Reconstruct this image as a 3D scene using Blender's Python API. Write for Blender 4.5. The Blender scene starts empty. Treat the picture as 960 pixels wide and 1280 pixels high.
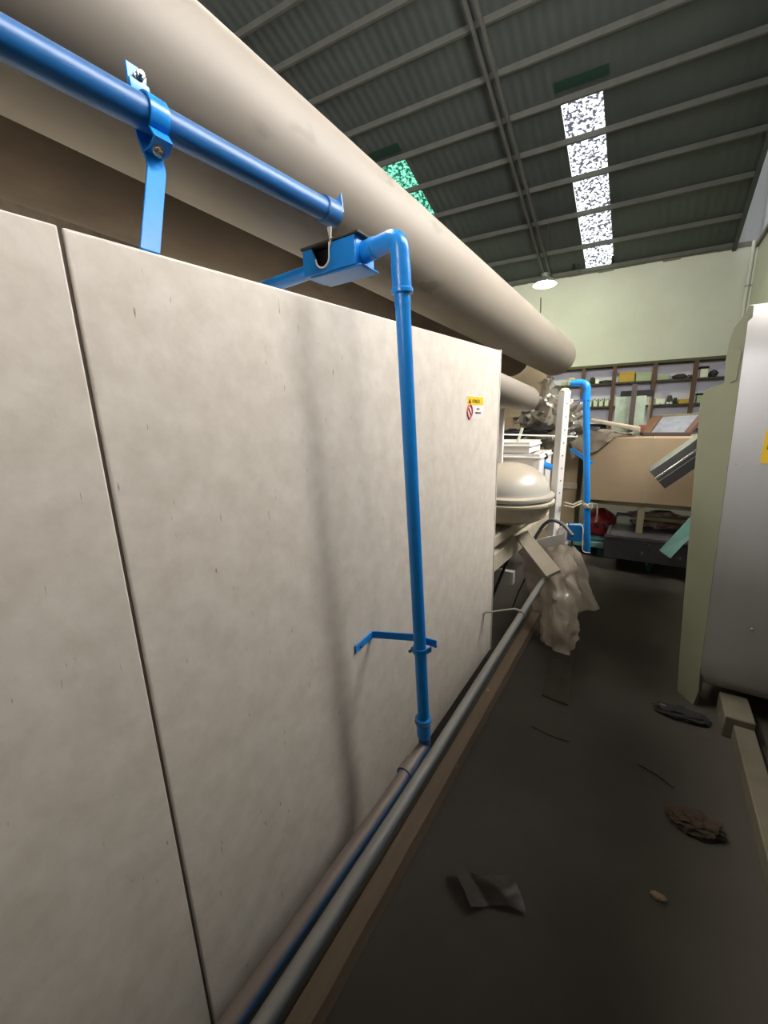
import bpy, bmesh, math, random
from mathutils import Vector as V, Matrix, noise
random.seed(4)
C = bpy.context.scene.collection
PI = math.pi

# ------------------------------------------------------------------ camera
FPX, YAW, PITCH, ROLL, SKEW = 496.95, 0.588769, -0.232684, -0.031477, 0.112740
EYE = V((0, 0, 1.5))
FW = V((-math.sin(YAW)*math.cos(PITCH), math.cos(YAW)*math.cos(PITCH), math.sin(PITCH)))
_r = V((math.cos(YAW), math.sin(YAW), 0)); _u = _r.cross(FW)
RT = _r*math.cos(ROLL) + _u*math.sin(ROLL)
UP = -_r*math.sin(ROLL) + _u*math.cos(ROLL)
RX = V((math.cos(SKEW), math.sin(SKEW), 0)); RY = V((-math.sin(SKEW), math.cos(SKEW), 0))
def ray(px, py): return FW + RT*((px-480)/FPX) - UP*((py-640)/FPX)
def plane(px, py, n, c):
    d = ray(px, py); return EYE + d*((c - n.dot(EYE))/n.dot(d))
def onx(px, py, x): return plane(px, py, V((1,0,0)), x)
def ony(px, py, y): return plane(px, py, V((0,1,0)), y)
def onz(px, py, z): return plane(px, py, V((0,0,1)), z)
DB = 14.0                                   # the back wall's distance
def onb(px, py, d=DB): return plane(px, py, RY, d)
def proj(p):
    v = V(p)-EYE; return (480+FPX*v.dot(RT)/v.dot(FW), 640-FPX*v.dot(UP)/v.dot(FW))
def room(a, b, z): return RX*a + RY*b + V((0,0,z))
cam_d = bpy.data.cameras.new('camera'); cam = bpy.data.objects.new('camera', cam_d); C.objects.link(cam)
cam.matrix_world = Matrix(((RT.x,UP.x,-FW.x,EYE.x),(RT.y,UP.y,-FW.y,EYE.y),(RT.z,UP.z,-FW.z,EYE.z),(0,0,0,1)))
cam_d.sensor_fit = 'VERTICAL'; cam_d.sensor_height = 36; cam_d.lens = 36*FPX/1280
cam_d.clip_start = .02; cam_d.clip_end = 200
bpy.context.scene.camera = cam

# ------------------------------------------------------------------ materials
def lin(c): return tuple(((v/255)/12.92 if v/255 <= .04045 else ((v/255+.055)/1.055)**2.4) for v in c) + (1,)
def mat(name, col, rough=.6, metal=0, col2=None, scale=6, contrast=.5, bump=0, bscale=60, alpha=1, stretch=(1,1,1), spec=.5, dust=None, dust_amt=.7, streaks=None):
    m = bpy.data.materials.new(name); m.use_nodes = True
    nt = m.node_tree; N, L = nt.nodes, nt.links
    b = N['Principled BSDF']
    b.inputs['Roughness'].default_value = rough; b.inputs['Metallic'].default_value = metal
    b.inputs['Specular IOR Level'].default_value = spec; b.inputs['Alpha'].default_value = alpha
    tc = N.new('ShaderNodeTexCoord'); mp = N.new('ShaderNodeMapping'); mp.inputs['Scale'].default_value = stretch
    L.new(tc.outputs['Object'], mp.inputs['Vector'])
    base = N.new('ShaderNodeRGB'); base.outputs[0].default_value = lin(col); out = base.outputs[0]
    def mix(fac, a, bcol):
        x = N.new('ShaderNodeMix'); x.data_type = 'RGBA'; L.new(fac, x.inputs[0]); L.new(a, x.inputs[6])
        if isinstance(bcol, tuple): x.inputs[7].default_value = bcol
        else: L.new(bcol, x.inputs[7])
        return x.outputs[2]
    def ramp(src, lo, hi, top=1):
        r = N.new('ShaderNodeMapRange'); r.inputs[1].default_value = lo; r.inputs[2].default_value = hi; r.inputs[4].default_value = top
        L.new(src, r.inputs[0]); return r.outputs[0]
    if col2:
        n = N.new('ShaderNodeTexNoise'); n.inputs['Scale'].default_value = scale; n.inputs['Detail'].default_value = 7; n.inputs['Roughness'].default_value = .65
        L.new(mp.outputs[0], n.inputs['Vector'])
        out = mix(ramp(n.outputs[0], .5-contrast/2, .5+contrast/2), out, lin(col2))
    if streaks:
        n2 = N.new('ShaderNodeTexNoise'); n2.inputs['Scale'].default_value = streaks[1]; n2.inputs['Detail'].default_value = 3
        mp2 = N.new('ShaderNodeMapping'); mp2.inputs['Scale'].default_value = streaks[2]
        L.new(tc.outputs['Object'], mp2.inputs['Vector']); L.new(mp2.outputs[0], n2.inputs['Vector'])
        out = mix(ramp(n2.outputs[0], streaks[3], streaks[3]+.05, streaks[4]), out, lin(streaks[0]))
    if dust:                                   # settled dust on whatever faces up
        g = N.new('ShaderNodeNewGeometry'); s = N.new('ShaderNodeSeparateXYZ'); L.new(g.outputs['Normal'], s.inputs[0])
        out = mix(ramp(s.outputs[2], .25, .85, dust_amt), out, lin(dust))
    L.new(out, b.inputs['Base Color'])
    if bump:
        n3 = N.new('ShaderNodeTexNoise'); n3.inputs['Scale'].default_value = bscale; n3.inputs['Detail'].default_value = 4
        L.new(mp.outputs[0], n3.inputs['Vector'])
        bp = N.new('ShaderNodeBump'); bp.inputs['Strength'].default_value = bump; bp.inputs['Distance'].default_value = .01
        L.new(n3.outputs[0], bp.inputs['Height']); L.new(bp.outputs[0], b.inputs['Normal'])
    return m
def emit(name, col, strength):
    m = bpy.data.materials.new(name); m.use_nodes = True; N = m.node_tree.nodes
    N.clear(); e = N.new('ShaderNodeEmission'); o = N.new('ShaderNodeOutputMaterial')
    e.inputs[0].default_value = lin(col); e.inputs[1].default_value = strength
    m.node_tree.links.new(e.outputs[0], o.inputs[0]); return m
def skylight_mat(name, tint, dark, strength):
    m = bpy.data.materials.new(name); m.use_nodes = True; nt = m.node_tree; N, L = nt.nodes, nt.links
    N.clear(); e = N.new('ShaderNodeEmission'); o = N.new('ShaderNodeOutputMaterial')
    tc = N.new('ShaderNodeTexCoord'); n = N.new('ShaderNodeTexNoise'); n.inputs['Scale'].default_value = 17; n.inputs['Detail'].default_value = 3
    L.new(tc.outputs['Object'], n.inputs['Vector'])
    r = N.new('ShaderNodeMapRange'); r.inputs[1].default_value = .44; r.inputs[2].default_value = .57
    L.new(n.outputs[0], r.inputs[0])
    x = N.new('ShaderNodeMix'); x.data_type = 'RGBA'; x.inputs[6].default_value = lin(dark); x.inputs[7].default_value = lin(tint)
    L.new(r.outputs[0], x.inputs[0]); L.new(x.outputs[2], e.inputs[0]); e.inputs[1].default_value = strength
    L.new(e.outputs[0], o.inputs[0]); return m

BLUE = (24, 142, 226)
M = dict(
    panel=mat('panel_paint', (216,208,196), .40, 0, (200,191,177), 14, .34, .06, 40, streaks=((92,78,64), 9, (1,14,2.2), .72, .7)),
    panel_edge=mat('panel_edge_paint', (205,200,192), .4, 0, (170,160,148), 9),
    seam=mat('seam_dirt', (70,60,50), .9),
    tube=mat('tube_paint', (132,124,112), .6, 0, (114,106,94), 3.5, .5, .05, 20, stretch=(1,.35,1), streaks=((84,74,62), 4.5, (2,.8,2), .645, .45)),
    tube_shaded=mat('shaded_brown_tube', (98,86,70), .8, 0, (62,52,42), 3.5, .45, .05, 20, stretch=(1,.5,1)),  # tube paint with its shade put into a darker brown
    blue=mat('blue_paint', BLUE, .32, 0, (18,124,206), 10, .6, .04, 40),
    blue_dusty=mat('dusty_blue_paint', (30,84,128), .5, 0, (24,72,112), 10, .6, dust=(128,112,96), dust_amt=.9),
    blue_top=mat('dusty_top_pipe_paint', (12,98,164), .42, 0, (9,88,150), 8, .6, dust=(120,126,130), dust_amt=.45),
    grey_pipe=mat('grey_pipe_paint', (96,104,112), .5, 0, (84,92,104), 8, .6, dust=(142,136,126), dust_amt=.8),
    steel=mat('stainless_steel', (190,187,182), .40, .25, (174,171,167), 4, .6, .02, 90, stretch=(1,1,.2)),
    chrome=mat('bolt_steel', (190,188,180), .25, .9),
    olive=mat('olive_enamel', (116,118,97), .42, 0, (104,106,86), 4, .6, .03, 50),
    floor=mat('floor_concrete', (64,58,49), .8, 0, (42,38,31), 1.7, .7, .15, 30),
    timber=mat('dusty_timber', (108,92,74), .8, 0, (88,74,58), 6, .6, .15, 40, stretch=(4,.5,4), streaks=((176,164,146), 7, (3,1.2,3), .72, .7)),
    rust_wall=mat('dusty_brown_panel', (104,92,76), .9, 0, (66,56,44), 3, .5), rust=mat('dirty_base', (52,44,36), .9, 0, (36,30,25), 8),
    wall=mat('plaster', (196,196,184), .9, 0, (182,182,170), 1.2, .6, .05, 20),
    sheet=mat('grey_sheeting', (150,152,150), .7, 0, (130,132,130), 1.5, .6, 0, 20, stretch=(3,3,.2)),
    roof=mat('roof_sheet', (68,72,69), .7, 0, (53,58,55), .8, .7),
    purlin=mat('purlin_steel', (84,84,78), .7, 0, (68,68,62), 3),
    green_trim=mat('green_flashing', (14,44,32), .6),
    wood=mat('brown_shelf_wood', (86,58,46), .7, 0, (70,46,38), 3, .6, 0, 40, stretch=(1,1,.3)),
    shelfdark=mat('dark_shelf_board', (58,46,38), .7, 0, (46,38,32), 4),
    palepost=mat('pale_post', (196,200,180), .8),
    shelfback=mat('lavender_shelf_back', (196,194,204), .85, 0, (184,182,192), 2),
    cream=mat('cream_enamel', (196,186,166), .5, 0, (176,164,142), 6, .6, .03, 40),
    white=mat('white_enamel', (246,243,238), .38, 0, (226,220,212), 6, .7),
    dome=mat('dome_enamel', (196,196,188), .3, 0, (180,174,160), 3, .5, dust=(168,150,122), dust_amt=.6),
    card=mat('cardboard', (152,132,104), .8, 0, (132,112,86), 2.2, .6, .04, 50),
    tan=mat('tan_board', (148,132,104), .8, 0, (130,114,88), 3),
    cloth=mat('dusty_cloth', (176,164,142), .9, 0, (122,110,92), 9, .6, .3, 40),
    film=mat('plastic_film', (220,206,188), .14, 0, (168,154,136), 7, .6, .4, 18, alpha=.84, spec=.8),
    film2=mat('grey_plastic_film', (138,130,114), .2, 0, (98,92,78), 8, .6, .3, 30, alpha=.78, spec=.9),
    black=mat('black_plastic', (20,20,21), .7, spec=.25),
    darkgrey=mat('dark_grey_metal', (66,66,68), .4, .3, (52,52,54), 6),
    tray=mat('painted_tray', (86,84,84), .5, .2, (60,58,58), 5, .6, .05, 40, streaks=((214,214,210), 16, (1,1,1), .71, .9)),
    red=mat('red_sack', (150,26,32), .6, 0, (116,18,26), 8, .6, .3, 30),
    teal=mat('teal_board', (98,140,128), .6, 0, (84,124,114), 6),
    tealdark=mat('dark_teal_paint', (36,74,68), .6),
    yellow=mat('sticker_yellow', (232,188,24), .45), stwhite=mat('sticker_white', (214,208,206), .45),
    ink=mat('printed_black', (34,26,20), .5), inkred=mat('printed_red', (196,96,92), .5), inkgrey=mat('printed_grey', (88,84,88), .5),
    navy=mat('navy_plastic', (32,48,120), .5), gold=mat('yellow_ochre_box', (176,146,50), .7, 0, (160,130,44), 8),
    ybright=mat('yellow_plastic', (226,200,40), .5), pgreen=mat('pale_green_card', (150,160,128), .7, 0, (144,156,122), 6),
    poster=mat('mottled_green_card', (150,160,142), .7, 0, (116,132,110), 9, .4), bottle=mat('pale_bottle', (206,214,180), .35), dkbottle=mat('dark_bottle', (64,76,40), .4), film_dim=mat('dull_plastic_film', (84,78,68), .4, 0, (62,57,48), 8, .6, .2, 30, alpha=.8), foot=mat('dusty_foot_paint', (98,92,76), .7, 0, (76,70,56), 8), cap=mat('dark_cap', (52,56,40), .5),
    glass=mat('frosted_pane', (124,127,130), .4, 0, (88,90,94), 14, .5, .1, 60), bark=mat('warm_wood', (88,62,36), .6, 0, (70,48,28), 6),
    rope=mat('pale_rope', (184,176,154), .9, 0, (150,140,118), 30), dimolive=mat('olive_beam', (96,92,60), .7),
    lampcase=mat('lamp_housing', (120,124,112), .5, .3), wire=mat('wire_black', (40,40,36), .6), rag=mat('dark_rag', (30,29,29), .8, 0, (20,19,19), 20),
    scrap=mat('dull_card_scrap', (92,86,76), .8, 0, (74,68,58), 8), litter=mat('tan_litter', (120,102,76), .8),
    lamp=emit('lamp_glow', (240,255,170), 22), rear_glow=emit('added_rear_glow', (252,250,253), 23.0), side_glow=emit('added_side_glow', (255,251,248), 21.0),  # rear and side glows feed added, unseen light sources
    sky1=skylight_mat('clear_skylight', (246,255,250), (64,62,76), 1.3), sky2=skylight_mat('green_skylight', (150,255,215), (20,90,66), .65),
    roof_glow=emit('added_roof_glow', (255,250,242), 24.0),  # glow of the added roof strips
)

# ------------------------------------------------------------------ mesh helpers
class MB:
    def __init__(s): s.bm = bmesh.new()
    def face(s, pts):
        return s.bm.faces.new([s.bm.verts.new(p) for p in pts])
    def hexa(s, p):                              # eight corners: bottom ring, top ring
        v = [s.bm.verts.new(q) for q in p]
        for f in ((0,3,2,1),(4,5,6,7),(0,1,5,4),(1,2,6,5),(2,3,7,6),(3,0,4,7)): s.bm.faces.new([v[i] for i in f])
        return s
    def box(s, x0, y0, z0, x1, y1, z1):
        return s.hexa([(x0,y0,z0),(x1,y0,z0),(x1,y1,z0),(x0,y1,z0),(x0,y0,z1),(x1,y0,z1),(x1,y1,z1),(x0,y1,z1)])
    def obox(s, c, ax, ay, az):                  # centre and three half-axes
        c = V(c); ax = V(ax); ay = V(ay); az = V(az)
        return s.hexa([c-ax-ay-az, c+ax-ay-az, c+ax+ay-az, c-ax+ay-az, c-ax-ay+az, c+ax-ay+az, c+ax+ay+az, c-ax+ay+az])
    def rbox(s, a0, b0, z0, a1, b1, z1):         # box along the room's own axes
        return s.hexa([room(a0,b0,z0), room(a1,b0,z0), room(a1,b1,z0), room(a0,b1,z0), room(a0,b0,z1), room(a1,b0,z1), room(a1,b1,z1), room(a0,b1,z1)])
    def bar(s, p, q, w, h, up=(0,0,1)):          # rectangular bar from p to q
        p = V(p); q = V(q); d = (q-p).normalized(); sd = d.cross(V(up)).normalized(); u = sd.cross(d)
        return s.obox((p+q)/2, (q-p)/2, sd*w/2, u*h/2)
    def prism(s, poly, off):
        off = V(off); a = [s.bm.verts.new(p) for p in poly]; b = [s.bm.verts.new(V(p)+off) for p in poly]; n = len(poly)
        s.bm.faces.new(a); s.bm.faces.new(b[::-1])
        for i in range(n): s.bm.faces.new((a[i], b[i], b[(i+1)%n], a[(i+1)%n]))
        return s
    def tube(s, pts, r, n=20, cap=True, r_end=None):
        pts = [V(p) for p in pts]; rings = []; t = (pts[1]-pts[0]).normalized()
        u = t.orthogonal().normalized()
        for i, p in enumerate(pts):
            if 0 < i < len(pts)-1: t2 = ((pts[i+1]-p).normalized() + (p-pts[i-1]).normalized()).normalized()
            elif i: t2 = (p-pts[i-1]).normalized()
            else: t2 = t
            u = (u - t2*u.dot(t2)).normalized(); w = t2.cross(u)
            rr = r if r_end is None else r + (r_end-r)*i/(len(pts)-1)
            if isinstance(r, (list, tuple)): rr = r[i]
            rings.append([s.bm.verts.new(p + (u*math.cos(2*PI*k/n) + w*math.sin(2*PI*k/n))*rr) for k in range(n)])
        for a, b in zip(rings, rings[1:]):
            for k in range(n): s.bm.faces.new((a[k], a[(k+1)%n], b[(k+1)%n], b[k]))
        if cap: s.bm.faces.new(rings[0][::-1]); s.bm.faces.new(rings[-1])
        return s
    def cyl(s, p, q, r, n=20, r2=None): return s.tube([p, q], r, n, True, r2)
    def lathe(s, c, prof, n=32, axis=(0,0,1)):
        c = V(c); ax = V(axis).normalized(); u = ax.orthogonal().normalized(); w = ax.cross(u); rings = []
        for r, z in prof:
            if r < 1e-6: rings.append([s.bm.verts.new(c+ax*z)])
            else: rings.append([s.bm.verts.new(c + ax*z + (u*math.cos(2*PI*k/n)+w*math.sin(2*PI*k/n))*r) for k in range(n)])
        for a, b in zip(rings, rings[1:]):
            for k in range(n):
                f = [a[k%len(a)], a[(k+1)%len(a)], b[(k+1)%len(b)], b[k%len(b)]]
                g = []
                for v in f:
                    if v not in g: g.append(v)
                if len(g) > 2: s.bm.faces.new(g)
        return s
    def ribbon(s, path, wv, th):                 # flat strap bent along a path, wv = half width vector
        path = [V(p) for p in path]; wv = V(wv); rows = []
        for i, p in enumerate(path):
            t = (path[min(i+1, len(path)-1)] - path[max(i-1, 0)]).normalized(); nn = t.cross(wv.normalized()).normalized()*th/2
            rows.append([s.bm.verts.new(p-wv-nn), s.bm.verts.new(p+wv-nn), s.bm.verts.new(p+wv+nn), s.bm.verts.new(p-wv+nn)])
        for a, b in zip(rows, rows[1:]):
            for k in range(4): s.bm.faces.new((a[k], a[(k+1)%4], b[(k+1)%4], b[k]))
        s.bm.faces.new(rows[0][::-1]); s.bm.faces.new(rows[-1]); return s
    def grid(s, rows, sub=8, amp=.02, freq=6, seed=0, th=0):   # crumpled sheet over a net of control points
        R_, Cn = len(rows), len(rows[0]); H, W = (R_-1)*sub+1, (Cn-1)*sub+1; g = []
        for i in range(H):
            fi = min(i/sub, R_-1-1e-6); a = int(fi); ti = fi-a; line = []
            for j in range(W):
                fj = min(j/sub, Cn-1-1e-6); b = int(fj); tj = fj-b
                p = (V(rows[a][b])*(1-tj)+V(rows[a][b+1])*tj)*(1-ti) + (V(rows[a+1][b])*(1-tj)+V(rows[a+1][b+1])*tj)*ti
                q = p*freq + V((seed*3.7, seed*1.3, seed))
                d = V((noise.noise(q), noise.noise(q+V((9,0,0))), noise.noise(q+V((0,9,0)))))
                d += .5*V((noise.noise(q*2.7), noise.noise(q*2.7+V((9,0,0))), noise.noise(q*2.7+V((0,9,0)))))
                line.append(s.bm.verts.new(p + d*amp))
            g.append(line)
        for i in range(H-1):
            for j in range(W-1): s.bm.faces.new((g[i][j], g[i][j+1], g[i+1][j+1], g[i+1][j]))
        if th: bmesh.ops.solidify(s.bm, geom=s.bm.faces[:], thickness=th)
        return s
    def blob(s, c, rad, amp=.15, freq=3, seed=0, sub=4, flat=None):
        r = bmesh.ops.create_icosphere(s.bm, subdivisions=sub, radius=1)
        for v in r['verts']:
            q = v.co*freq + V((seed*2.1, seed, seed*.7))
            k = 1 + amp*(noise.noise(q) + .6*noise.noise(q*2.3))
            p = V((v.co.x*rad[0], v.co.y*rad[1], v.co.z*rad[2]))*k + V(c)
            if flat is not None: p.z = max(p.z, flat)
            v.co = p
        return s
    def build(s, name, m, parent=None, smooth=True, bevel=0, seg=2, kind=None, angle=35):
        bm = s.bm; bmesh.ops.recalc_face_normals(bm, faces=bm.faces[:])
        base = V((0,0,0)); q = parent
        while q is not None: base += q.location; q = q.parent
        if parent is None and kind is None and len(bm.verts):   # a thing of one mesh: its origin at its base
            xs = [v.co.x for v in bm.verts]; ys = [v.co.y for v in bm.verts]; zs = [v.co.z for v in bm.verts]
            base = V(((min(xs)+max(xs))/2, (min(ys)+max(ys))/2, min(zs)))
        for v in bm.verts: v.co -= base
        me = bpy.data.meshes.new(name); bm.to_mesh(me); bm.free()
        o = bpy.data.objects.new(name, me); C.objects.link(o)
        if parent is not None: o.parent = parent
        elif kind is None: o.location = base
        me.materials.append(m if not isinstance(m, str) else M[m])
        if smooth:
            for p in me.polygons: p.use_smooth = True
            try: me.set_sharp_from_angle(angle=math.radians(angle))
            except Exception: pass
        if bevel:
            b = o.modifiers.new('bevel', 'BEVEL'); b.width = bevel; b.segments = seg; b.limit_method = 'ANGLE'; b.angle_limit = math.radians(40)
        if kind: o['kind'] = kind
        return o
def tag(o, label, cat, group=None):
    o['label'] = label; o['category'] = cat
    if group: o['group'] = group
    return o
def thing(name, label, cat, loc, group=None):
    o = bpy.data.objects.new(name, None); C.objects.link(o); o.location = V(loc); o.empty_display_size = .05
    return tag(o, label, cat, group)
def copy_tree(o, parent=None):
    c = o.copy(); C.objects.link(c); c.parent = parent
    for ch in list(o.children): copy_tree(ch, c)
    return c
def fillet(pts, r, n=8):                        # round the corners of a polyline
    pts = [V(p) for p in pts]; out = [pts[0]]
    for a, b, c in zip(pts, pts[1:], pts[2:]):
        d1 = (a-b).normalized(); d2 = (c-b).normalized(); k = min(r, (a-b).length*.49, (c-b).length*.49)
        p, q = b+d1*k, b+d2*k
        for i in range(n+1):
            t = i/n; out.append(p*(1-t)**2 + b*2*t*(1-t) + q*t*t)
    return out + [pts[-1]]
def text_mb(s, size, origin, ex, ez, depth=.0004, align='LEFT'):   # lettering as mesh in the plane ex, ez
    cu = bpy.data.curves.new('lettering', 'FONT'); cu.body = s; cu.size = size; cu.align_x = align; cu.extrude = depth
    o = bpy.data.objects.new('lettering', cu); C.objects.link(o)
    me = bpy.data.meshes.new_from_object(o.evaluated_get(bpy.context.evaluated_depsgraph_get()))
    b = MB(); b.bm.from_mesh(me); bpy.data.objects.remove(o); bpy.data.meshes.remove(me); bpy.data.curves.remove(cu)
    ex = V(ex).normalized(); ez = V(ez).normalized(); en = ex.cross(ez)
    for v in b.bm.verts: v.co = V(origin) + ex*v.co.x + ez*v.co.y + en*v.co.z
    return b

# ================================================================== THE SETTING
ZE = 5.43; SL = math.tan(math.radians(20)); XR = 1.73; XE = 1.27; XL = -13.0; RIDGE = -3.0
def roofz(p): return ZE + (DB - V(p).dot(RY))*SL                # height of the roof over a point
MB().hexa([V((XL,-16,-.2)), V((XR+.3,-16,-.2)), V((XR+.3,17,-.2)), V((XL,17,-.2)), V((XL,-16,0)), V((XR+.3,-16,0)), V((XR+.3,17,0)), V((XL,17,0))]).build('floor', 'floor', kind='structure', smooth=False)
MB().rbox(-12.5, DB, -.1, 3.8, DB+.25, ZE).build('wall_back', 'wall', kind='structure', smooth=False)
def xr_back(x, d): return (RX*((x + math.sin(SKEW)*d)/math.cos(SKEW)) + RY*d)      # point of plane x at room depth d
MB().box(XR, -16, -.1, XR+.25, 16, ZE-.1).build('wall_right', 'wall', kind='structure', smooth=False)
b = MB().box(XR, -16, ZE-.1, XR+.1, 16, 14); b.build('wall_right_upper', 'sheet', kind='structure', smooth=False)
p = xr_back(XE-.05, DB)+V((0,0,ZE-.05)); q = xr_back(XR+.1, DB)+V((0,0,ZE-.05))
MB().hexa([p, q, q+RY*.1, p+RY*.1, p+V((0,0,8.6)), q+V((0,0,8.6)), q+RY*.1+V((0,0,8.6)), p+RY*.1+V((0,0,8.6))]).build('wall_back_upper', 'sheet', kind='structure', smooth=False)
MB().box(XL-.25, -16, -.1, XL, 17, 13).build('wall_left', 'rust_wall', kind='structure', smooth=False)
MB().box(XL, -16.25, -.1, XR+.2, -16, 13).build('wall_front', 'wall', kind='structure', smooth=False)
# ledge along the tops of the plastered walls
b = MB(); n = 40
for i in range(n):
    a0 = -12 + 15.3*i/n; a1 = -12 + 15.3*(i+1)/n; h = .07 + .05*noise.noise(V((i*.7,0,0)))
    b.rbox(a0, DB-.03, ZE-h-.03, a1+.01, DB+.02, ZE+.02)
b.build('trim_1', mat('eave_ledge', (120,116,104), .9, 0, (84,80,72), 4, .6), kind='structure', smooth=False)
MB().box(XR-.06, -16, ZE-.16, XR, 15.6, ZE-.06).build('trim_2', mat('wall_ledge', (112,108,98), .9, 0, (84,80,72), 4), kind='structure', smooth=False)

# roof: corrugated sheets running down the slope, with openings for the skylights
SKY = [(-2.62, -1.95, 9.62, 13.93, 'sky1'), (-5.9, -5.25, 9.62, 13.9, 'sky2'), (-9.2, -8.5, 9.6, 13.9, 'sky2'),
       (-5.0, -4.0, -1.5, 5.6, 'roof_glow'), (-8.0, -7.0, -1.5, 5.6, 'roof_glow')]  # these two strips are added lights, out of view
t = .364
def roofpt(x, d, dz=0):
    p = xr_back(x, d); return V((p.x, p.y, ZE + (DB-d)*SL + dz))
# fix the front strip from the photograph: its four corners on the roof plane
NR = (RY*SL + V((0,0,1))); CR = DB*SL + ZE
def onroof(px, py): return plane(px, py, NR, CR)
s0 = [onroof(704,125), onroof(754,109), onroof(767,329), onroof(730,334)]
g0 = [onroof(506,197), onroof(542,266)]
d_of = lambda p: p.dot(RY)
x_a = (s0[0].x + s0[3].x)/2; x_b = (s0[1].x + s0[2].x)/2; d_t = (d_of(s0[0]) + d_of(s0[1]))/2
xg = (g0[0].x + g0[1].x)/2; dg = d_of(g0[0])
SKY[0] = (x_a, x_b, d_t, 13.95, 'sky1'); SKY[1] = (xg-(x_b-x_a), xg, dg, 13.95, 'sky2'); SKY[2] = (xg-3.6-(x_b-x_a), xg-3.6, dg, 13.95, 'sky2')
holes = SKY
def corr(x): return .009*math.sin(x*2*PI/.177)
b = MB(); xs = [XL-.2]
while xs[-1] < XE: xs.append(min(xs[-1]+.0443, XE))
cuts = sorted(set([RIDGE, DB+.3] + [h for k in holes for h in (k[2], k[3])]))
for d0, d1 in zip(cuts, cuts[1:]):
    dm = (d0+d1)/2
    edges = sorted(set([XL-.2, XE] + [e for k in holes if k[2] < dm < k[3] for e in (k[0], k[1])]))
    for e0, e1 in zip(edges, edges[1:]):
        xm = (e0+e1)/2
        if any(k[2] < dm < k[3] and k[0] < xm < k[1] for k in holes): continue
        xx = [e0] + [x for x in xs if e0+1e-4 < x < e1-1e-4] + [e1]
        lo = [b.bm.verts.new(roofpt(x, d0, corr(x))) for x in xx]; hi = [b.bm.verts.new(roofpt(x, d1, corr(x))) for x in xx]
        for i in range(len(xx)-1): b.bm.faces.new((lo[i], lo[i+1], hi[i+1], hi[i]))
zr = ZE + (DB-RIDGE)*SL
b.face([roofpt(XL-.2, RIDGE), roofpt(XE, RIDGE), xr_back(XE,-17)+V((0,0,zr-14*SL)), xr_back(XL-.2,-17)+V((0,0,zr-14*SL))])
b.build('ceiling', 'roof', kind='structure')
for i, (x0, x1, d0, d1, mm) in enumerate(holes):
    MB().prism([roofpt(x0, d0, .03), roofpt(x1, d0, .03), roofpt(x1, d1, .03), roofpt(x0, d1, .03)], (0,0,.02)).build('window_or_added_light_%d' % (i+1), mm, kind='structure', smooth=False)
for i, (x0, x1, d0) in enumerate(((x_a-.05, x_b+.12, d_t), (xg-(x_b-x_a)-.1, xg+.05, dg))):   # green flashing above two skylights
    MB().prism([roofpt(x0, d0-.36, -.03), roofpt(x1, d0-.36, -.03), roofpt(x1, d0-.20, -.03), roofpt(x0, d0-.20, -.03)], (0,0,-.01)).build('trim_%d' % (3+i), 'green_trim', kind='structure', smooth=False)
# purlins and rafters
pd = [d_of(onroof(*q)) for q in ((300,36),(341,82),(431,88+75*1.2),(390,124),(560,112))]
PUR = [d_of(onroof(758,157)), d_of(onroof(762,207)), d_of(onroof(765,254)), d_of(onroof(767,297)), 13.88,
       d_of(onroof(560,171)), d_of(onroof(560,112)), d_of(onroof(490,75)), d_of(onroof(410,45)), d_of(onroof(325,20))]
d = min(PUR) - 1.0
while d > RIDGE: PUR.append(d); d -= 1.0
ti = 5
for d in PUR:
    p = roofpt(XL, d, -.075); q = roofpt(XE-.02, d, -.075)
    MB().bar(p, q, .05, .1).build('trim_%d' % ti, 'purlin', kind='structure', smooth=False); ti += 1
rf = onroof(650,215).x
for x in (rf, rf-5.5, rf-10):
    for dx, dz in ((0,-.20), (.16,-.22)):
        MB().bar(roofpt(x+dx, RIDGE, dz), roofpt(x+dx-.05, DB, dz), .045, .06).build('trim_%d' % ti, 'purlin', kind='structure', smooth=False); ti += 1
MB().bar(roofpt(XE, RIDGE, -.06), roofpt(XE, DB, -.06), .08, .2).build('trim_%d' % ti, 'roof', kind='structure', smooth=False); ti += 1
# added side lights in frames on the right wall, out of view
for i, (y0, y1) in enumerate(((.4, 1.7), (1.75, 3.05), (3.1, 4.4))):
    f = MB()
    for (a0,c0,a1,c1) in ((y0,3.3,y1,3.36),(y0,5.2,y1,5.26),(y0,3.3,y0+.06,5.26),(y1-.06,3.3,y1,5.26)): f.box(XR-.05, a0, c0, XR+.02, a1, c1)
    w = f.build('window_or_added_light_%d' % (6+i), 'purlin', kind='structure', smooth=False)
    MB().box(XR-.03, y0+.06, 3.36, XR-.01, y1-.06, 5.2).build('pane', 'side_glow', w, smooth=False)

# added rear light in a frame, unseen, and an added light blocker before it
dw = MB()
for (a0,c0,a1,c1) in ((-5.2,4.6,-5,7.7),(1.4,4.6,1.6,7.7),(-5.2,7.5,1.6,7.7),(-5.2,4.4,1.6,4.6),(-1.9,4.6,-1.7,7.5)): dw.box(a0,-16,c0,a1,-15.88,c1)
dr = dw.build('window_or_added_light_9', 'purlin', kind='structure', smooth=False)
MB().box(-5,-15.96,4.6,1.4,-15.92,7.5).build('pane', 'rear_glow', dr, smooth=False)
MB().box(-3.2,-3.4,0,XR,-3.2,2.6).build('added_rear_blocker', 'rust', kind='structure', smooth=False)

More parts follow.
